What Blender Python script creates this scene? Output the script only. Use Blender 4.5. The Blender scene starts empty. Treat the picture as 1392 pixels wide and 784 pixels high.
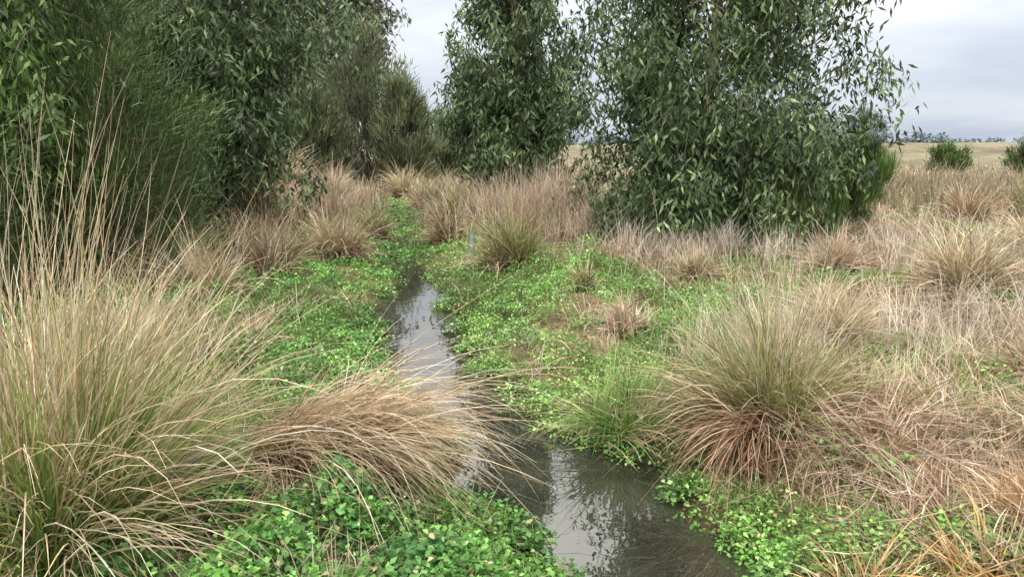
import bpy, math, numpy as np
rng = np.random.default_rng(7)
R = math.radians

# ------------------------------------------------------------------ helpers
class SineNoise:
    def __init__(s, seed, scale, octs=4, n=7):
        r = np.random.default_rng(seed); s.c = []
        for o in range(octs):
            for i in range(n):
                a = r.uniform(0, 2*math.pi); k = 2*math.pi/scale*(2**o)*r.uniform(.7, 1.3)
                s.c.append((k*math.cos(a), k*math.sin(a), r.uniform(0, 6.28), .55**o))
        s.norm = math.sqrt(sum(c[3]**2 for c in s.c)/2)
    def __call__(s, x, y):
        v = 0
        for kx, ky, p, a in s.c: v = v + a*np.sin(kx*x+ky*y+p)
        return v/s.norm      # ~ N(0,1)
nA = SineNoise(1, 1.6, 3); nB = SineNoise(2, 9., 3); nC = SineNoise(3, 1.1, 3); nD = SineNoise(4, 3.5, 3); nE = SineNoise(5, 60., 3)
nF = SineNoise(6, .55, 2)

CY = np.array([-8, 1.5, 3.19, 3.79, 4.25, 4.84, 5.26, 6.57, 7.97, 10.06, 12.0, 13.5, 15, 17.0, 22, 30, 45, 80])
CL = np.array([.9, .55, .25, -.22, -.38, -.46, -.66, -1.14, -1.52, -1.74, -1.95, -1.98, -2.2, -2.70, -3.3, -4.8, -9.2, -25.2])
CR = np.array([2.0, 1.5, 1.18, .95, .90, .52, .18, -.32, -.70, -.98, -1.45, -1.66, -2.0, -2.5, -3.1, -4.6, -9.0, -25.])
def smooth(a): a = np.clip(a, 0, 1); return a*a*(3-2*a)
def bank(x, y):
    l = np.interp(y, CY, CL); r = np.interp(y, CY, CR)
    wob = .06*nC(x*0+3.3, y*1.7)*np.clip((r-l)/.5, .2, 1)
    c = (l+r)/2+.05*nC(x*0+1., y*1.3); hw = (r-l)/2
    return np.abs(x-c)-hw+wob, x-c
def gz(x, y):
    d, s = bank(x, y)
    dp = np.maximum(d, 0)
    z = np.where(d < 0, -.32*smooth(-d/.22), .01+.24*(1-np.exp(-dp/.9))+.13*smooth(dp/5.))
    z = z + .035*nA(x, y)*np.minimum(dp, 1) + .05*nB(x, y)*smooth(dp/4)
    z = z + .14*smooth((x-1.0)/1.2)*smooth((8-y)/4)*smooth(dp/.6)
    far = smooth((y-45)/180.)
    z = z + far*(1.4+1.3*np.cos((x-90)/60.)) + far*.25*nE(x, y)
    z = z - smooth((y-300)/700)*6
    return z

class Builder:
    def __init__(s): s.v = []; s.f = []; s.c = []; s.m = []; s.n = 0
    def add(s, v, f, c, m=0):
        v = np.asarray(v, float).reshape(-1, 3); f = np.asarray(f, np.int64)
        c = np.asarray(c, float)
        if c.ndim == 1: c = np.tile(c, (len(v), 1))
        s.v.append(v); s.f.append(f+s.n); s.c.append(c.reshape(-1, 3)); s.m.append(np.full(len(f), m)); s.n += len(v)
    def make(s, name, mats, smoothsh=False):
        v = np.concatenate(s.v); c = np.concatenate(s.c); m = np.concatenate(s.m)
        tot = np.concatenate([np.full(len(f), f.shape[1]) for f in s.f])
        li = np.concatenate([f.ravel() for f in s.f])
        me = bpy.data.meshes.new(name)
        me.vertices.add(len(v)); me.vertices.foreach_set('co', v.ravel().astype(np.float32))
        me.loops.add(len(li)); me.loops.foreach_set('vertex_index', li.astype(np.int32))
        me.polygons.add(len(tot))
        st = np.concatenate([[0], np.cumsum(tot)[:-1]])
        me.polygons.foreach_set('loop_start', st.astype(np.int32))
        me.polygons.foreach_set('loop_total', tot.astype(np.int32))
        me.polygons.foreach_set('material_index', m.astype(np.int32))
        if smoothsh: me.polygons.foreach_set('use_smooth', np.ones(len(tot), bool))
        a = me.color_attributes.new('Col', 'FLOAT_COLOR', 'POINT')
        a.data.foreach_set('color', np.hstack([c, np.ones((len(c), 1))]).ravel().astype(np.float32))
        me.update()
        for x in mats: me.materials.append(x)
        ob = bpy.data.objects.new(name, me); bpy.context.scene.collection.objects.link(ob)
        return ob

def pal(cols, n, jit=.15, r=rng):
    cols = np.array(cols, float); i = r.integers(0, len(cols), n); j = r.integers(0, len(cols), n)
    t = r.uniform(0, 1, (n, 1)); c = cols[i]*t+cols[j]*(1-t)
    return np.clip(c*np.exp(r.normal(0, jit, (n, 1))), 0, .9)
def U(a, b, n, r=rng): return r.uniform(a, b, n)

def ribbons(B, root, az, th0, bend, L, w, segs, c0, c1, m=0, power=1.4, clamp=True, twist=.6, tip=.12, wig=.0, r=rng, lay=.09):
    N = len(root); k = np.arange(segs+1)/segs
    th = th0[:, None]+bend[:, None]*k[None]**power
    azk = az[:, None]+wig*r.normal(0, 1, (N, 1))*k[None]**1.5
    d = np.stack([np.sin(th)*np.cos(azk), np.sin(th)*np.sin(azk), np.cos(th)], -1)
    p = np.zeros((N, segs+1, 3)); p[:, 0] = root
    stp = (L/segs)[:, None, None]*d[:, :-1]
    p[:, 1:] = root[:, None]+np.cumsum(stp, 1)
    if clamp:
        g = np.maximum(gz(p[..., 0], p[..., 1]), 0)+r.uniform(.01, lay, (N, 1))
        g[:, 0] = -9
        p[..., 2] = np.maximum(p[..., 2], g)
    side = np.stack([-np.sin(azk), np.cos(azk), 0*azk], -1)
    up = np.cross(d, side); tw = (r.normal(0, twist, N))[:, None, None]
    side = side*np.cos(tw)+up*np.sin(tw)
    hw = (w[:, None]*.5*(1-(1-tip)*k[None]**1.8))[..., None]
    v = np.stack([p-side*hw, p+side*hw], 2).reshape(N, -1, 3)
    base = (np.arange(N)*(2*(segs+1)))[:, None]
    q = np.array([[2*i, 2*i+1, 2*i+3, 2*i+2] for i in range(segs)])
    f = (base[:, :, None]+q[None]).reshape(-1, 4)
    kk = np.repeat(k, 2)[None, :, None]
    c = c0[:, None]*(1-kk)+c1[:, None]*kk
    B.add(v, f, c, m)

def unit(a): return a/np.maximum(np.linalg.norm(a, axis=-1, keepdims=True), 1e-9)
def leaves(B, pos, d, L, w, col, m=0, r=rng, nrm=None):
    N = len(pos); d = unit(d)
    q = r.normal(0, 1, (N, 3)) if nrm is None else nrm
    s = unit(np.cross(d, q)); L = L[:, None]; w = w[:, None]
    v = np.stack([pos, pos+d*L*.42+s*w*.5, pos+d*L, pos+d*L*.42-s*w*.5], 1)
    f = np.arange(N*4).reshape(N, 4)
    B.add(v, f, np.repeat(col, 4, 0), m)
def leaflets(B, pos, d, nrm, L, w, col, m=0):
    N = len(pos); d = unit(d); s = unit(np.cross(d, nrm)); n = np.cross(s, d); L = L[:, None]; w = w[:, None]
    v = np.stack([pos, pos+d*L*.35+s*w*.30+n*w*.10, pos+d*L*.62+s*w*.52+n*w*.16, pos+d*L-n*w*.1,
                  pos+d*L*.62-s*w*.52+n*w*.16, pos+d*L*.35-s*w*.30+n*w*.10], 1)
    b = (np.arange(N)*6)[:, None]
    f = np.concatenate([b+np.array([[0, 1, 2, 3]]), b+np.array([[0, 3, 4, 5]])])
    B.add(v, f, np.repeat(col, 6, 0), m)
def tube(B, pts, rad, col, m=0, sides=6):
    pts = np.array(pts, float); n = len(pts); t = unit(np.gradient(pts, axis=0))
    ref = np.array([.31, .95, .05]); a = unit(np.cross(t, ref)); b = np.cross(t, a)
    an = np.arange(sides)/sides*2*math.pi
    v = pts[:, None]+np.array(rad)[:, None, None]*(a[:, None]*np.cos(an)[None, :, None]+b[:, None]*np.sin(an)[None, :, None])
    f = [[i*sides+j, i*sides+(j+1) % sides, (i+1)*sides+(j+1) % sides, (i+1)*sides+j] for i in range(n-1) for j in range(sides)]
    B.add(v, f, np.array(col), m)

# ------------------------------------------------------------------ materials
def leafmat(name, trans=.3, rough=.5, spec=.3):
    m = bpy.data.materials.new(name); m.use_nodes = True; t = m.node_tree; t.nodes.clear()
    o = t.nodes.new('ShaderNodeOutputMaterial'); p = t.nodes.new('ShaderNodeBsdfPrincipled')
    a = t.nodes.new('ShaderNodeVertexColor'); a.layer_name = 'Col'
    p.inputs['Roughness'].default_value = rough; p.inputs['Specular IOR Level'].default_value = spec
    n = t.nodes.new('ShaderNodeTexNoise'); n.inputs['Scale'].default_value = 14; n.inputs['Detail'].default_value = 0
    g = t.nodes.new('ShaderNodeTexCoord'); t.links.new(g.outputs['Object'], n.inputs['Vector'])
    mr = t.nodes.new('ShaderNodeMapRange'); mr.inputs['From Min'].default_value = .3; mr.inputs['From Max'].default_value = .7
    mr.inputs['To Min'].default_value = .78; mr.inputs['To Max'].default_value = 1.2
    t.links.new(n.outputs['Fac'], mr.inputs['Value'])
    vm = t.nodes.new('ShaderNodeVectorMath'); vm.operation = 'SCALE'
    t.links.new(a.outputs['Color'], vm.inputs[0]); t.links.new(mr.outputs['Result'], vm.inputs['Scale'])
    t.links.new(vm.outputs[0], p.inputs['Base Color'])
    if trans > 0:
        tr = t.nodes.new('ShaderNodeBsdfTranslucent'); t.links.new(vm.outputs[0], tr.inputs['Color'])
        mx = t.nodes.new('ShaderNodeMixShader'); mx.inputs[0].default_value = trans
        t.links.new(p.outputs[0], mx.inputs[1]); t.links.new(tr.outputs[0], mx.inputs[2]); t.links.new(mx.outputs[0], o.inputs[0])
    else: t.links.new(p.outputs[0], o.inputs[0])
    return m
M_grass = leafmat('grass_blades', .18, .5, .3)
M_leaf = leafmat('tree_leaves', .15, .40, .5)
M_cress = leafmat('herb_leaves', .25, .45, .35)
M_bark = leafmat('bark', 0, .85, .1)
M_far = leafmat('hazed_foliage', 0, .9, .0)

def ground_mat():
    m = bpy.data.materials.new('ground_soil_thatch'); m.use_nodes = True; t = m.node_tree; p = t.nodes['Principled BSDF']
    p.inputs['Roughness'].default_value = .95; p.inputs['Specular IOR Level'].default_value = .1
    g = t.nodes.new('ShaderNodeTexCoord')
    def noise(s, d=6):
        n = t.nodes.new('ShaderNodeTexNoise'); n.inputs['Scale'].default_value = s; n.inputs['Detail'].default_value = d
        t.links.new(g.outputs['Object'], n.inputs['Vector']); return n
    a = t.nodes.new('ShaderNodeVertexColor'); a.layer_name = 'Col'
    n1 = noise(18, 6); n2 = noise(.9, 5)
    mr = t.nodes.new('ShaderNodeMapRange'); mr.inputs['From Min'].default_value = .3; mr.inputs['From Max'].default_value = .7; mr.inputs['To Min'].default_value = .45; mr.inputs['To Max'].default_value = 1.5
    t.links.new(n1.outputs['Fac'], mr.inputs['Value'])
    mr2 = t.nodes.new('ShaderNodeMapRange'); mr2.inputs['From Min'].default_value = .3; mr2.inputs['From Max'].default_value = .7; mr2.inputs['To Min'].default_value = .7; mr2.inputs['To Max'].default_value = 1.2
    t.links.new(n2.outputs['Fac'], mr2.inputs['Value'])
    mm = t.nodes.new('ShaderNodeMath'); mm.operation = 'MULTIPLY'; t.links.new(mr.outputs[0], mm.inputs[0]); t.links.new(mr2.outputs[0], mm.inputs[1])
    vm = t.nodes.new('ShaderNodeVectorMath'); vm.operation = 'SCALE'; t.links.new(a.outputs['Color'], vm.inputs[0]); t.links.new(mm.outputs[0], vm.inputs['Scale'])
    t.links.new(vm.outputs[0], p.inputs['Base Color'])
    b = t.nodes.new('ShaderNodeBump'); b.inputs['Strength'].default_value = .8; b.inputs['Distance'].default_value = .03
    t.links.new(n1.outputs['Fac'], b.inputs['Height']); t.links.new(b.outputs[0], p.inputs['Normal'])
    return m
def water_mat():
    m = bpy.data.materials.new('creek_water'); m.use_nodes = True; t = m.node_tree; p = t.nodes['Principled BSDF']
    g = t.nodes.new('ShaderNodeTexCoord')
    n = t.nodes.new('ShaderNodeTexNoise'); n.inputs['Scale'].default_value = 2.2; n.inputs['Detail'].default_value = 4
    t.links.new(g.outputs['Object'], n.inputs['Vector'])
    r = t.nodes.new('ShaderNodeValToRGB'); r.color_ramp.elements[0].color = (.022, .024, .018, 1); r.color_ramp.elements[1].color = (.06, .06, .045, 1)
    r.color_ramp.elements[0].position = .35; r.color_ramp.elements[1].position = .7
    t.links.new(n.outputs['Fac'], r.inputs[0]); t.links.new(r.outputs[0], p.inputs['Base Color'])
    p.inputs['Roughness'].default_value = .012; p.inputs['IOR'].default_value = 2.5
    n2 = t.nodes.new('ShaderNodeTexNoise'); n2.inputs['Scale'].default_value = 6; n2.inputs['Detail'].default_value = 2
    t.links.new(g.outputs['Object'], n2.inputs['Vector'])
    b = t.nodes.new('ShaderNodeBump'); b.inputs['Strength'].default_value = .04; b.inputs['Distance'].default_value = .02
    t.links.new(n2.outputs['Fac'], b.inputs['Height']); t.links.new(b.outputs[0], p.inputs['Normal'])
    return m

# ------------------------------------------------------------------ palettes
STRAW = [(.74, .59, .38), (.60, .45, .28), (.85, .73, .55), (.42, .29, .17)]
PINK = [(.62, .46, .34), (.76, .62, .49), (.44, .29, .20), (.82, .70, .57)]
BROWN = [(.28, .15, .08), (.38, .22, .13), (.17, .09, .055)]
OLIVE = [(.22, .26, .07), (.32, .32, .11), (.13, .18, .045)]
GREEN = [(.17, .33, .06), (.26, .42, .10), (.11, .23, .04)]
BRIGHT = [(.20, .44, .09), (.30, .54, .13), (.13, .31, .06), (.40, .60, .21)]
NETTLE = [(.10, .27, .065), (.17, .38, .10), (.07, .19, .045)]
ORANGE = [(.64, .38, .14), (.74, .50, .23), (.46, .26, .10)]
EUC = [(.082, .135, .055), (.125, .185, .075), (.045, .08, .035), (.19, .25, .11)]

LIMR_Y = [0, 3, 4, 5, 6.5, 8, 10, 13, 17, 30, 60]; LIMR = [.8, .7, .6, 1.0, 1.9, 2.7, 2.8, 1.8, 1.0, 1.0, .6]
LIML = [1.9, 1.8, 1.5, 1.9, 2.7, 3.2, 3.0, 2.0, 1.4, 1.0, .6]
def cress_lim(x, y):
    d, s = bank(x, y)
    lim = np.where(s > 0, np.interp(y, LIMR_Y, LIMR), np.interp(y, LIMR_Y, LIML))
    return d, s, lim*(1+.30*nD(x, y))
def green_p(x, y):
    d, s, lim = cress_lim(x, y)
    g = .22+.68*np.exp(-np.maximum(d-lim, 0)/1.8)*smooth((26-y)/10)+.42*nD(x+20, y)*smooth((30-y)/15)
    return np.clip(g, .05, .95)

# ------------------------------------------------------------------ ground
def build_ground():
    n = 600; t = np.linspace(-1, 1, n); xs = 1500*np.sinh(7*t)/math.sinh(7)
    t = np.linspace(-.62, 1, n); ys = 5+2000*np.sinh(7*t)/math.sinh(7)
    X, Y = np.meshgrid(xs, ys); Z = gz(X, Y)
    v = np.stack([X, Y, Z], -1).reshape(-1, 3)
    i = np.arange(n-1)[:, None]*n+np.arange(n-1)[None]; f = np.stack([i, i+1, i+n+1, i+n], -1).reshape(-1, 4)
    x, y = v[:, 0], v[:, 1]; g = green_p(x, y)[:, None]; d, s, lim = cress_lim(x, y)
    tan = np.array([.21, .145, .09]); grn = np.array([.065, .09, .028])
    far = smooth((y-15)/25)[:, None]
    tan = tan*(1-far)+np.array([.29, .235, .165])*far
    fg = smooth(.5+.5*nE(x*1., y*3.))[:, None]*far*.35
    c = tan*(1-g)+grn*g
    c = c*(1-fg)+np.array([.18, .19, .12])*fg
    mud = smooth((.35-d)/.5)[:, None]; c = c*(1-mud)+np.array([.035, .028, .018])*mud
    c = c*np.clip(1+.2*nB(x, y)+.12*nE(x, y), .5, 1.4)[:, None]
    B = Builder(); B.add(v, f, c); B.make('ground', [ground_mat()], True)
build_ground()
def build_water():
    ys = np.concatenate([np.linspace(-8, 20, 150), np.linspace(20.5, 80, 40)])
    l = np.interp(ys, CY, CL)-.3; r = np.interp(ys, CY, CR)+.3; n = 7
    v = np.stack([np.stack([l+(r-l)*k/(n-1), ys, 0*ys], -1) for k in range(n)], 1).reshape(-1, 3)
    f = [[j*n+i, j*n+i+1, (j+1)*n+i+1, (j+1)*n+i] for j in range(len(ys)-1) for i in range(n-1)]
    B = Builder(); B.add(v, f, np.array([.1, .1, .1])); B.make('creek_water', [water_mat()], True)
build_water()

def polar(n, r0, r1, a0=-46, a1=46, p=1.0):
    u = rng.uniform(0, 1, n); r = r0*(r1/r0)**(u**p); a = np.radians(rng.uniform(a0, a1, n))
    return r*np.sin(a), r*np.cos(a), r

def build_grass():
    B = Builder()
    x, y, r = polar(190000, 1.6, 75)
    d, s, lim = cress_lim(x, y)
    keep = (d > .12) & ((d > lim*.85) | (rng.uniform(0, 1, len(x)) < .22))
    x, y, r, d, s = [a[keep] for a in (x, y, r, d, s)]
    N = len(x); g = green_p(x, y); isg = rng.uniform(0, 1, N) < g
    tuft = np.clip(nC(x*1.0, y), -2, 2)+.6*np.clip(nF(x, y), -1.5, 2)
    L = np.where(isg, U(.07, .20, N), U(.08, .28, N))*(1+.25*tuft)
    L = np.clip(L, .04, .45)*(1+.35*smooth((r-8)/20))
    w = np.maximum(U(.003, .007, N), r*.0010)
    root = np.stack([x, y, gz(x, y)-.01], -1)
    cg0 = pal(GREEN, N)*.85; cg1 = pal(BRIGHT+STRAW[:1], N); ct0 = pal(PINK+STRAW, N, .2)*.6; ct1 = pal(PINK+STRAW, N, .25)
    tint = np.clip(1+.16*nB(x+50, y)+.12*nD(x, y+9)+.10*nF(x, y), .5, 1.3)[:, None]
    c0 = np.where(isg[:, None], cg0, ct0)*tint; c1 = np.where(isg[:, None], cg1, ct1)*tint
    az = 3*nD(x, y)+2*nF(x, y)+rng.normal(0, .6, N)
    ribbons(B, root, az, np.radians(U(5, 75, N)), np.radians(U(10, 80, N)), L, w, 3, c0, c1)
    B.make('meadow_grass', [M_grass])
build_grass()

def build_herbs(name, side, palette, n, Lr, meadow=False):
    B = Builder()
    x, y, r = polar(n, 2.2, 34, -36, 42)
    d, s, lim = cress_lim(x, y)
    if meadow:
        ok = (d > lim*.8) & (d < 7) & (y < 13) & (nD(x+20, y) > .15+.08*d) & (rng.uniform(0, 1, len(x)) < .45)
    else:
        over = -.04-.30*smooth((y-12)/3)
        ok = (d > over) & (d < lim) & ((s > 0) if side > 0 else (s <= 0))
        ok &= ~((d > .9) & (y < 4.0) & (s > 0))
        ok &= rng.uniform(0, 1, len(x)) < np.clip(.80+.5*nC(x*2, y*2+7)-.5*smooth(d/lim-.2), .06, 1)
    x, y, r = x[ok], y[ok], r[ok]; P = len(x); k = 14
    h = (.10+.06*nC(x*1.7, y*1.7))*np.clip(.45+(bank(x, y)[0])*.7, .3, 1.4); h = np.clip(h, .025, .13 if meadow else .27)
    sc = np.maximum(1, r/9.)
    kind = (nF(x*.7+5, y*.7) > .7)
    c = pal(palette, P, .25)*np.clip(1+.20*nD(x, y)+.12*nF(x, y), .45, 1.3)[:, None]
    c = np.where(kind[:, None], c*np.array([.75, .75, .9]), c)
    z0 = np.maximum(gz(x, y), 0)
    ang = U(0, 6.28, (P, k)); rad = np.sqrt(U(0, 1, (P, k)))*(.08*sc[:, None])
    px = x[:, None]+rad*np.cos(ang); py = y[:, None]+rad*np.sin(ang)
    pz = z0[:, None]+h[:, None]*(1-.55*(rad/(.08*sc[:, None]))**2)+U(-.035, .04, (P, k))
    pz = np.maximum(pz, np.maximum(gz(px, py), 0)+.012)
    pos = np.stack([px, py, pz], -1).reshape(-1, 3); N = P*k
    a2 = (ang+rng.normal(0, .9, (P, k))).ravel()
    dr = np.stack([np.cos(a2), np.sin(a2), U(-.8, .7, N)], -1)
    nr = np.stack([rng.normal(0, .6, N), rng.normal(0, .6, N), np.ones(N)], -1)
    L = U(Lr[0], Lr[1], N)*np.repeat(sc, k)**.9*np.repeat(np.where(kind, 1.35, 1), k)
    cc = np.repeat(c, k, 0)*np.exp(rng.normal(0, .22, (N, 1)))
    yel = rng.uniform(0, 1, N) < .04; cc[yel] = pal(STRAW+[(.5, .5, .15)], int(yel.sum()))
    leaflets(B, pos, dr, nr, L, L*U(.45, .8, N), cc)
    sel = rng.uniform(0, 1, N) < .3; ps = pos[sel]
    rt = np.stack([np.repeat(x, k)[sel], np.repeat(y, k)[sel], np.repeat(z0, k)[sel]], -1)
    v = ps-rt; Ls = np.linalg.norm(v, axis=1); azs = np.arctan2(v[:, 1], v[:, 0]); th = np.arccos(np.clip(v[:, 2]/Ls, -1, 1))
    c2 = pal([(.20, .34, .09), (.30, .36, .14)], len(ps))
    ribbons(B, rt, azs, th, th*0, Ls, np.full(len(ps), .003), 1, c2, c2, tip=.8)
    B.make(name, [M_cress])
build_herbs('watercress_patch', 1, BRIGHT, 34000, (.018, .036))
build_herbs('nettle_patch', -1, NETTLE+BRIGHT[:2], 34000, (.022, .042))
build_herbs('clover_patch', 1, BRIGHT+GREEN, 22000, (.016, .030), True)

# ------------------------------------------------------------------ tussocks: blades grow in locks
def tussock(cx, cy, layers, name='grass_tussock', z=None):
    B = Builder(); z0 = (float(gz(np.array([cx]), np.array([cy]))[0]) if z is None else z)
    for l in layers:
        n = l['n']; nl = max(6, n//l.get('lock', 16)); li = rng.integers(0, nl, n); j = lambda s: rng.normal(0, s, n)
        rr = np.sqrt(U(0, 1, nl))*l.get('R', .15); a = U(0, 6.28, nl)
        azc, azs = l.get('az', (0, 180))
        az = U(-math.pi, math.pi, nl) if azs >= 180 else np.radians(azc+rng.normal(0, azs, nl))
        if azs >= 180: az = np.where(rng.uniform(0, 1, nl) < .65, a+rng.normal(0, .6, nl), az)
        sx, sy = l.get('el', (1, 1)); ox, oy = l.get('off', (0, 0))
        rx = (cx+ox+rr*np.cos(a)*sx)[li]+j(.025); ry = (cy+oy+rr*np.sin(a)*sy)[li]+j(.025)
        root = np.stack([rx, ry, z0+U(-.02, l.get('h0', .06), n)], -1)
        th = np.abs(np.radians(U(*l['th'], nl))[li]+j(.16)); be = np.radians(U(*l['be'], nl))[li]+j(.28)*l.get('bj', 1)
        L = U(*l['L'], nl)[li]*np.exp(j(.18)*l.get('bj', 1)); w = U(*l.get('w', (.005, .008)), n)
        br = np.exp(rng.normal(0, .18, nl))[li][:, None]
        c0 = pal(l['c0'], n, .22)*br*.85; c1 = pal(l['c1'], n, .22)*br
        ribbons(B, root, az[li]+j(.2), th, be, L, w, l.get('s', 7), c0, c1, power=l.get('p', 1.5), wig=.35, twist=.8, lay=l.get('lay', .09))
    return B.make(name, [M_grass])

tussock(-1.95, 2.95, [
    dict(n=850, R=.26, th=(0, 40), be=(15, 70), L=(.75, 1.30), c0=OLIVE+GREEN[:1], c1=STRAW, w=(.006, .011), s=8),
    dict(n=900, R=.30, th=(15, 60), be=(40, 100), L=(.8, 1.35), c0=OLIVE+STRAW, c1=STRAW+PINK, w=(.005, .010), s=8),
    dict(n=800, R=.28, th=(0, 45), be=(5, 55), L=(.6, 1.1), c0=GREEN, c1=OLIVE+GREEN, w=(.007, .012), s=7, off=(-.05, -.10)),
    dict(n=600, R=.32, th=(55, 90), be=(30, 70), L=(.5, 1.1), c0=BROWN, c1=STRAW+BROWN, w=(.005, .009)),
    dict(n=150, R=.28, th=(0, 24), be=(8, 38), L=(1.25, 1.95), c0=STRAW, c1=STRAW+PINK, w=(.005, .008), az=(0, 50), lock=1, bj=.4),
    dict(n=60, R=.28, th=(0, 12), be=(0, 20), L=(1.5, 2.1), c0=OLIVE, c1=STRAW, w=(.005, .008), az=(0, 70), lock=1, bj=.3),
])
tussock(-1.22, 4.0, [
    dict(n=1000, R=.28, el=(1.4, .8), h0=.12, th=(45, 75), be=(45, 80), L=(.6, 1.15), az=(-16, 20), c0=STRAW+BROWN, c1=PINK+STRAW, w=(.005, .009), s=8),
    dict(n=450, R=.3, th=(30, 65), be=(50, 90), L=(.5, .8), az=(-30, 60), c0=STRAW, c1=PINK+STRAW, s=8),
    dict(n=350, R=.3, th=(60, 85), be=(30, 60), L=(.5, 1.1), az=(-25, 30), c0=BROWN, c1=BROWN+STRAW),
])
tussock(1.62, 4.45, [
    dict(n=700, R=.22, th=(0, 42), be=(15, 80), L=(.5, .98), c0=OLIVE+GREEN[:1], c1=STRAW+OLIVE, w=(.005, .009)),
    dict(n=500, R=.26, th=(25, 65), be=(50, 100), L=(.5, .95), c0=OLIVE+STRAW, c1=STRAW+PINK, w=(.005, .008)),
    dict(n=1000, R=.28, th=(55, 90), be=(35, 80), L=(.4, .95), c0=BROWN, c1=BROWN+PINK[:1], az=(-100, 50), w=(.005, .010)),
    dict(n=200, R=.3, th=(0, 30), be=(5, 40), L=(.85, 1.2), c0=PINK, c1=PINK, w=(.003, .005), off=(.2, .3), lock=3),
    dict(n=450, R=.3, th=(30, 80), be=(20, 80), L=(.3, .8), c0=BROWN, c1=BROWN+PINK, w=(.005, .009), off=(.45, .05)),
])
tussock(.78, 4.80, [
    dict(n=420, R=.2, th=(5, 60), be=(30, 90), L=(.3, .6), c0=GREEN, c1=GREEN+STRAW[:1], w=(.006, .011)),
    dict(n=260, R=.2, th=(40, 80), be=(40, 90), L=(.3, .6), c0=STRAW+GREEN, c1=STRAW, w=(.005, .008)),
])
for cx, cy in [(1.48, 2.80), (1.90, 2.70), (2.35, 3.0)]:
    tussock(cx, cy, [
        dict(n=200, R=.1, th=(10, 70), be=(20, 80), L=(.18, .38), c0=ORANGE, c1=ORANGE+STRAW, w=(.005, .010), s=5, lock=6),
        dict(n=120, R=.12, th=(50, 90), be=(20, 60), L=(.2, .36), c0=BROWN, c1=BROWN+ORANGE, s=5, lock=6)])
def mid(cx, cy, H, col='tan', n=350):
    w = (.006+.0005*cy, .010+.0007*cy); k = H
    lean = rng.uniform(-180, 180)
    c = dict(tan=(OLIVE+STRAW, STRAW+PINK), olive=(OLIVE, STRAW+OLIVE), brown=(BROWN+OLIVE, PINK+BROWN), pink=(PINK, PINK))[col]
    tussock(cx, cy, [
        dict(n=n, R=.22*k, th=(0, 42), be=(15, 75), L=(.45*k, 1.05*k), c0=c[0], c1=c[1], w=w, s=5, lock=10),
        dict(n=n, R=.3*k, th=(20, 75), be=(30, 90), L=(.4*k, .95*k), c0=c[0], c1=c[1], w=w, s=5, lock=10, az=(lean, 75)),
        dict(n=n//2, R=.3*k, th=(50, 90), be=(20, 60), L=(.35*k, .8*k), c0=BROWN, c1=BROWN+PINK, w=w, s=4, lock=10),
        dict(n=n//3, R=.3*k, th=(0, 90), be=(0, 120), L=(.3*k, .7*k), c0=BROWN+STRAW, c1=PINK, w=w, s=4, lock=3, off=(.15*k*math.cos(lean), .15*k*math.sin(lean)))])
mid(0.0, 11.3, 1.05, 'olive', 450); mid(-2.9, 12.2, .95, 'tan', 380); mid(5.0, 8.0, .95, 'tan', 450)
mid(-5.2, 15.0, 1.35, 'brown', 420); mid(-6.2, 14.2, 1.3, 'brown'); mid(-4.6, 18.5, 1.1, 'pink'); mid(-5.8, 24, 1.3, 'pink'); mid(-5.2, 21, 1.1, 'olive')
mid(-8.5, 27, 2.0, 'tan'); mid(-2.6, 24, 1.2, 'olive'); mid(-4.2, 29, 1.4, 'tan'); mid(-1.3, 18, 1.0, 'olive'); mid(-.6, 22, 1.2, 'pink'); mid(1.2, 15.5, 1.1, 'tan')
mid(2.6, 5.8, .6, 'tan'); mid(3.5, 4.6, .5, 'pink'); mid(1.1, 6.9, .4, 'pink', 220); mid(3.2, 7.4, .45, 'tan', 220); mid(4.3, 9.8, .7, 'pink'); mid(7.5, 10.5, .8, 'tan'); mid(6.6, 8.8, .6, 'tan')
mid(-3.6, 8.6, .75, 'tan', 300); mid(-2.4, 6.4, .4, 'tan', 160); mid(.9, 9.0, .4, 'olive', 160); mid(2.4, 9.6, .45, 'tan', 200)
mid(-1.3, 14.6, .7, 'brown', 250); mid(-2.9, 15.4, .7, 'olive', 250)
mid(-3.4, 10.4, .8, 'brown', 300); mid(9.5, 15.5, 1.0, 'brown', 300); mid(12.0, 17.0, 1.1, 'olive', 300)

def drift(name, spots, n, H, col0, col1, wmin=.004, th=(0, 35), be=(5, 60), lay=.09, gap=.8):
    B = Builder(); sp = np.array(spots); i = rng.integers(0, len(sp), n)
    x = sp[i, 0]+rng.normal(0, 1, n)*sp[i, 2]; y = sp[i, 1]+rng.normal(0, 1, n)*sp[i, 3]
    d = bank(x, y)[0]; k = (d > .4) & (rng.uniform(0, 1, n) < np.clip(.6+.5*nC(x*gap, y*gap), .1, 1)); x, y = x[k], y[k]; N = len(x)
    L = U(.45, 1.0, N)*H*np.clip(1+.2*nA(x, y), .5, 1.4)
    tone = np.clip(1+.18*nC(x*1.3, y*1.3), .6, 1.3)[:, None]
    ribbons(B, np.stack([x, y, gz(x, y)-.02], -1), 3*nD(x, y)+2*nF(x, y)+rng.normal(0, .8, N), np.radians(U(*th, N)), np.radians(U(*be, N)), L,
            np.maximum(wmin, y*.0009)*U(.7, 1.3, N), 4, pal(col0, N, .2)*tone*.85, pal(col1, N, .2)*tone, lay=lay)
    B.make(name, [M_grass])
drift('tall_dry_grass', [(.6, 16.5, 1.0, 1.4), (1.4, 17.5, .9, 1.2), (-.6, 19, .8, 1.2), (0, 23, 3, 2), (.8, 14.0, .5, .6)], 12000, 1.2, PINK+BROWN, PINK, .008)
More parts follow.
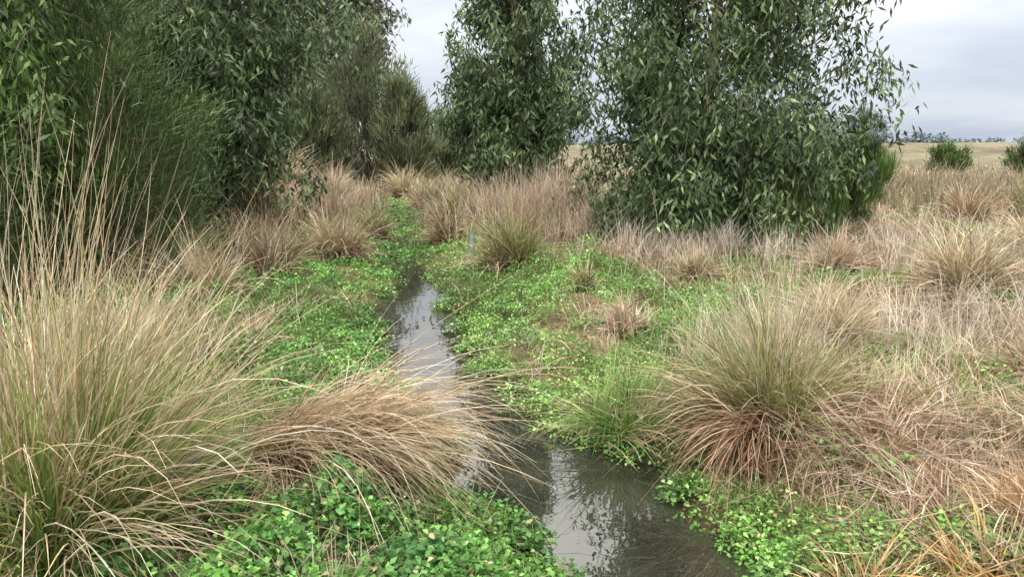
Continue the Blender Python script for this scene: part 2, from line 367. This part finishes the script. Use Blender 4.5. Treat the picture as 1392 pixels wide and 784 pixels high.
drift('pale_seed_grass', [(6.5, 9.8, 2.0, 1.5), (9, 13, 3, 2), (2.3, 5.6, .5, .5), (4.6, 5.6, .7, .7), (2.8, 11.6, 1.0, .4)], 12000, .55, PINK, [(.70, .60, .50), (.78, .69, .61)], .004)
drift('reed_band', [(12, 21, 5, 1.5), (22, 26, 7, 2), (16, 30, 8, 1.5), (30, 34, 8, 3)], 16000, 1.05, [(.18, .17, .09), (.24, .19, .12)], [(.38, .30, .20), (.30, .23, .15), (.48, .40, .29)], .012)
drift('left_bank_grass', [(-4.6, 17, 1.0, 2.5), (-6, 19, 1.5, 3), (-7, 25, 2, 3), (-2.2, 28, 1.4, 3), (-4.2, 10.5, .4, 1.4), (-3.1, 5.8, .4, .6)], 12000, .8, OLIVE+BROWN+PINK, STRAW+PINK, .007)
drift('dead_grass_thatch', [(1.9, 3.7, .4, .35), (2.6, 4.2, .6, .6), (2.3, 3.1, .4, .3), (3.0, 3.4, .5, .4), (5.0, 7, 1.0, .8)], 6000, .5, BROWN+PINK, BROWN+PINK+PINK, .006, (35, 88), (0, 60), .16, 1.4)

# ------------------------------------------------------------------ trees
BARK = (.36, .29, .23)
def euc(name, cx, cy, H, prof, nl, seed, leafn=42, LL=(.11, .18), LW=.034, cols=EUC, r0=.12, zmin=.4, lean=(0, 0), bark=BARK, droop=1., spr=.17, nsub=6):
    r = np.random.default_rng(seed); B = Builder(); z0 = float(gz(np.array([cx]), np.array([cy]))[0])-.05
    T = np.linspace(0, 1, 14); wob = np.cumsum(r.normal(0, .06, (14, 2)), 0)*T[:, None]
    tp = np.stack([cx+wob[:, 0]+lean[0]*T, cy+wob[:, 1]+lean[1]*T, z0+H*T], -1)
    tube(B, tp, r0*(1-T)**.8+.012, bark, 1, 8)
    zp = [p[0] for p in prof]; rp = [p[1] for p in prof]; pos = []; cc = []
    lobe = r.uniform(0, 6.28, 3)
    for i in range(nl):
        ze = zmin+(H*.98-zmin)*r.uniform(0, 1)**1.15; az = i*2.4+r.uniform(-.5, .5)
        Rz = np.interp(ze, zp, rp)*(1+.10*math.sin(2*az+lobe[0]+ze*1.3)+.10*math.sin(3*az+lobe[1]-ze*2.1))
        ln = Rz*r.uniform(.35, 1.04)
        zs = max(.1, min(ze-.75*ln, H*.95)); tt = zs/H
        s = np.array([np.interp(tt, T, tp[:, j]) for j in range(3)])
        u = np.linspace(0, 1, 7)
        P = np.stack([s[0]+ln*u*math.cos(az), s[1]+ln*u*math.sin(az), s[2]+(ze-zs)*(u*1.5-.5*u**2.2)], -1)+r.normal(0, .05, (7, 3))*u[:, None]
        rr = max(.010, r0*.22*(1-tt*.7)); tube(B, P, rr*(1-u)+.004, np.array(bark)*.7, 1, 5)
        for j in range(nsub):
            uu = r.uniform(.25, 1); q = np.array([np.interp(uu, u, P[:, c]) for c in range(3)])
            a2 = az+r.uniform(-1.5, 1.5); l2 = r.uniform(.25, .75)*(.5+.25*Rz); v = np.linspace(0, 1, 5); up = r.uniform(-.2, .8)
            Q = np.stack([q[0]+l2*v*math.cos(a2), q[1]+l2*v*math.sin(a2), q[2]+l2*(up*v-droop*.9*v**2)], -1)
            tube(B, Q, .007*(1-v)+.003, np.array(bark)*.6, 1, 3)
            cb = math.exp(r.normal(0, .36))
            for vv in (.35, .7, 1.):
                c = np.array([np.interp(vv, v, Q[:, k]) for k in range(3)]); n = max(4, int(leafn*r.uniform(.3, .9)))
                pos.append(c+r.normal(0, 1, (n, 3))*np.array([spr*.85, spr*.85, spr*1.2])); cc.append(pal(cols, n, .28, r)*cb)
    pos = np.concatenate(pos); cc = np.concatenate(cc); N = len(pos)
    gzz = np.maximum(gz(pos[:, 0], pos[:, 1]), 0)+.15; pos[:, 2] = np.maximum(pos[:, 2], gzz)
    d = np.stack([r.normal(0, .5, N), r.normal(0, .5, N), -np.ones(N)*r.uniform(.25, 1.2, N)], -1)
    L = r.uniform(LL[0], LL[1], N)
    leaves(B, pos, d, L, LW*r.uniform(.7, 1.3, N), cc, 0, r)
    return B.make(name, [M_leaf, M_bark])
euc('eucalyptus_tree', 3.5, 13.8, 8.5, [(0, 1.9), (1, 2.2), (1.8, 2.5), (3, 2.7), (4.6, 2.7), (6.3, 2.2), (8.5, .8)], 175, 11, r0=.12, zmin=.15, leafn=42, LL=(.13, .21), LW=.046)
euc('eucalyptus_tree', .10, 20.5, 10, [(0, 1.4), (1.5, 2.0), (3, 2.1), (5, 1.8), (8, 1.2), (10, .5)], 120, 12, r0=.14, zmin=.8, LL=(.17, .27), LW=.06, leafn=32)
euc('eucalyptus_tree', -6.3, 15.0, 9.5, [(0, 1.2), (1.5, 1.9), (3, 2.5), (5, 2.6), (8, 1.6), (9.5, .6)], 150, 13, r0=.14, zmin=1.0, leafn=36, LL=(.15, .23), LW=.052)
euc('eucalyptus_tree', -9.5, 14.5, 9.5, [(0, 1.2), (1.5, 1.9), (3, 2.5), (5, 2.6), (8, 1.6), (9.5, .6)], 100, 14, r0=.14, zmin=1.5, LL=(.15, .24), LW=.055, leafn=34)
euc('eucalyptus_tree', -6.6, 8.6, 7.5, [(0, 1.2), (2, 2.0), (4, 2.3), (6, 1.8), (7.5, .6)], 115, 15, zmin=1.6, cols=[(.11, .18, .05), (.15, .23, .065), (.06, .10, .035)], LW=.038, leafn=36)
HAZE_GREY = [(.15, .18, .10), (.20, .22, .13), (.10, .13, .075), (.25, .25, .18)]  # back tree leaves, greyed so the colour itself carries distance haze
for i, (x, y, H, Rr) in enumerate([(-11.5, 44, 16, 3.6), (-15.5, 42, 17, 4.5), (-20, 38, 15, 4.5), (-26, 40, 15, 5), (-10.0, 48, 15, 2.6)]):
    euc('eucalyptus_tree', x, y, H, [(0, Rr*.4), (H*.3, Rr*.6), (H*.6, Rr), (H*.85, Rr*.8), (H, Rr*.3)], 70, 30+i, leafn=26, LL=(.25, .5), LW=.15, r0=.30, zmin=H*.25, cols=HAZE_GREY, bark=(.62, .57, .50), spr=.35, droop=.4)

def shrub(name, cx, cy, H, Rr, n, L, w, cols, seed, up=.5, ncl=160, bottom=.0):
    r = np.random.default_rng(seed); B = Builder(); z0 = float(gz(np.array([cx]), np.array([cy]))[0])
    th = r.uniform(0, 6.28, ncl); zz = r.uniform(0, 1, ncl); rad = np.sqrt(r.uniform(.15, 1, ncl))
    pr = np.interp(zz, [0, .2, .55, .85, 1], [.75, .95, 1, .65, .15])*Rr*np.exp(r.normal(0, .18, ncl))
    C = np.stack([cx+rad*pr*np.cos(th), cy+rad*pr*np.sin(th), z0+bottom+zz*(H-bottom)*np.exp(r.normal(0, .08, ncl))], -1)
    for c in C[::3]:
        u = np.linspace(0, 1, 5)[:, None]; b = np.array([cx, cy, z0]); P = b+(c-b)*u; P[:, 2] += (.15*H*np.sin(u[:, 0]*3.14))
        P[:, :2] += (np.array([cx, cy])-c[:2])*(.3*np.sin(u*3.14)); tube(B, P, .03*(1-u[:, 0])+.006, (.14, .11, .08), 1, 4)
    i = r.integers(0, ncl, n); s = Rr*.15
    br = np.exp(r.normal(0, .38, ncl))
    p = C[i]+r.normal(0, 1, (n, 3))*s
    p[:, 2] = np.maximum(p[:, 2], gz(p[:, 0], p[:, 1])+.02)
    out = p-np.array([cx, cy, z0+H*.3]); az = np.arctan2(out[:, 1], out[:, 0])+r.normal(0, .6, n)
    t0 = np.radians(r.uniform(5, 80, n))*(1.3-up)
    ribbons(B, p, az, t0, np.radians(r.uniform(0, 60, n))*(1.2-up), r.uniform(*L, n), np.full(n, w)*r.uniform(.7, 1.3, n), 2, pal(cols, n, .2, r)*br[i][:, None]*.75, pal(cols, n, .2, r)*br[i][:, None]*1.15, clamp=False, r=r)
    return B.make(name, [M_leaf, M_bark])
DK = [(.065, .115, .038), (.10, .155, .05), (.145, .20, .07)]
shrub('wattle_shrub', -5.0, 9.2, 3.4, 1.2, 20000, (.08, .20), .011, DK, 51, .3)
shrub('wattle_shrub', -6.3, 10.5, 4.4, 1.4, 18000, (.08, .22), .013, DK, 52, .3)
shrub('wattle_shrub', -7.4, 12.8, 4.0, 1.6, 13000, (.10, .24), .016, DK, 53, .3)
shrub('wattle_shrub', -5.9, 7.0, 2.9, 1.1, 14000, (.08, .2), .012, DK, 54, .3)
BR = [(.13, .22, .055), (.18, .27, .08), (.09, .16, .045)]
shrub('broom_shrub', 6.75, 14.6, 1.75, .5, 9000, (.12, .28), .014, BR, 55, .95, 50)
shrub('broom_shrub', 5.8, 14.0, 1.45, .6, 9000, (.12, .28), .014, BR, 56, .95, 50)
shrub('low_shrub', 4.5, 12.9, 1.0, .7, 8000, (.08, .2), .012, OLIVE+DK, 57, .8, 50)
shrub('low_shrub', 2.9, 12.9, .9, .7, 8000, (.08, .2), .012, DK, 60, .6, 50)
shrub('low_shrub', 27.2, 47, 1.5, 1.1, 4000, (.15, .35), .06, DK, 58, .7, 40)
shrub('low_shrub', 32.2, 47, 2.0, 1.2, 4000, (.15, .35), .06, DK, 59, .7, 40)
OG = [(.12, .155, .075), (.17, .20, .105), (.22, .24, .14)]
for i, (x, y, H, Rr) in enumerate([(-6.9, 36, 6.4, 2.2), (-4.9, 34, 4.2, 1.3), (-10.3, 37, 6.0, 2.4), (-13, 34, 5.6, 2.5), (-8.8, 33, 3.6, 1.5), (-11.5, 30, 3.2, 1.5), (-15.5, 30, 4.5, 2.2), (-2.6, 37, 3.4, 1.6)]):
    shrub('paperbark_shrub', x, y, H, Rr, 10000, (.2, .5), .05, OG, 70+i, .55, 130)

def treeline():
    r = np.random.default_rng(5); B = Builder()
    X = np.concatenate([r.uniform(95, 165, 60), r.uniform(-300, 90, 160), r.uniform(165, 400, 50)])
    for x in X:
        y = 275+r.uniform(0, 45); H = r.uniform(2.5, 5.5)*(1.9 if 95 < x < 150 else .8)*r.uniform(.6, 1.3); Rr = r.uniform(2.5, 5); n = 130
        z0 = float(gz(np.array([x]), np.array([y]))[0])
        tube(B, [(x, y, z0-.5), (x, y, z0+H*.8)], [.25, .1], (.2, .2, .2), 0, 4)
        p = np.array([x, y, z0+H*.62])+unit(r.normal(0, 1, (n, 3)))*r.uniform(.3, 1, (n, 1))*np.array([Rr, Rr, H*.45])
        leaves(B, p, r.normal(0, 1, (n, 3)), r.uniform(.8, 1.7, n), r.uniform(.7, 1.3, n), pal([(.27, .33, .37), (.33, .39, .43), (.23, .28, .31)], n, .12, r), 0, r)  # blue-grey aerial haze is painted into these leaf colours
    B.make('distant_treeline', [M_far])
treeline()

def guard():
    B = Builder(); x, y = -.72, 13.0; z = float(gz(np.array([x]), np.array([y]))[0])
    tube(B, [(x, y, z), (x, y, z+.25), (x+.01, y, z+.42)], [.045, .045, .04], (.42, .52, .56), 0, 10)
    tube(B, [(x+.06, y, z), (x+.06, y, z+.5)], [.012, .010], (.4, .3, .2), 0, 5)
    B.make('tree_guard', [leafmat('plastic_guard', .3, .4, .4)])
guard()

# ------------------------------------------------------------------ sky
w = bpy.data.worlds.new('World'); bpy.context.scene.world = w; w.use_nodes = True; t = w.node_tree; t.nodes.clear()
o = t.nodes.new('ShaderNodeOutputWorld'); bg = t.nodes.new('ShaderNodeBackground'); bg.inputs[1].default_value = .1
sky = t.nodes.new('ShaderNodeTexSky'); sky.sky_type = 'NISHITA'; sky.sun_disc = False; sky.sun_elevation = R(52); sky.sun_rotation = R(200)
tc = t.nodes.new('ShaderNodeTexCoord'); sp = t.nodes.new('ShaderNodeSeparateXYZ'); t.links.new(tc.outputs['Generated'], sp.inputs[0])
def math_(op, a, b=None):
    n = t.nodes.new('ShaderNodeMath'); n.operation = op
    for i, v in enumerate((a, b)):
        if v is None: continue
        if isinstance(v, (int, float)): n.inputs[i].default_value = v
        else: t.links.new(v, n.inputs[i])
    return n.outputs[0]
zc = math_('MAXIMUM', sp.outputs['Z'], 0.0); zz = math_('ADD', zc, .16)
cb = t.nodes.new('ShaderNodeCombineXYZ'); t.links.new(math_('DIVIDE', sp.outputs['X'], zz), cb.inputs[0]); t.links.new(math_('DIVIDE', sp.outputs['Y'], zz), cb.inputs[1])
nz = t.nodes.new('ShaderNodeTexNoise'); nz.inputs['Scale'].default_value = 1.1; nz.inputs['Detail'].default_value = 4; t.links.new(cb.outputs[0], nz.inputs['Vector'])
cr = t.nodes.new('ShaderNodeValToRGB'); e = cr.color_ramp.elements
e[0].position = .33; e[0].color = (.55, .63, .80, 1); e[1].position = .68; e[1].color = (.78, .84, .95, 1)
t.links.new(nz.outputs['Fac'], cr.inputs[0])
gc = t.nodes.new('ShaderNodeCombineXYZ')
for i, k in enumerate((4.1, 3.5, 2.5)): t.links.new(math_('MULTIPLY', math_('ADD', math_('MULTIPLY', zc, k), 1.0), 9.0), gc.inputs[i])
vs = t.nodes.new('ShaderNodeVectorMath'); vs.operation = 'MULTIPLY'; t.links.new(cr.outputs[0], vs.inputs[0]); t.links.new(gc.outputs[0], vs.inputs[1])
mx = t.nodes.new('ShaderNodeMix'); mx.data_type = 'RGBA'; mx.inputs['Factor'].default_value = .9
t.links.new(sky.outputs[0], mx.inputs['A']); t.links.new(vs.outputs[0], mx.inputs['B'])
t.links.new(mx.outputs['Result'], bg.inputs[0]); t.links.new(bg.outputs[0], o.inputs[0])

sl = bpy.data.lights.new('sun', 'SUN'); sl.energy = 1.5; sl.angle = R(15); sl.color = (1, .96, .90)
so = bpy.data.objects.new('sun', sl); bpy.context.scene.collection.objects.link(so)
so.rotation_euler = (R(38), 0, R(-20))

cam = bpy.data.cameras.new('camera'); cam.lens = 26; cam.sensor_width = 36; cam.clip_end = 5000; cam.clip_start = .05
co = bpy.data.objects.new('camera', cam); bpy.context.scene.collection.objects.link(co)
co.location = (0, 0, 2.0); co.rotation_euler = (R(90-10.8), 0, 0)
bpy.context.scene.camera = co
vsn = bpy.context.scene.view_settings; vsn.view_transform = 'Standard'; vsn.look = 'None'; vsn.exposure = 0
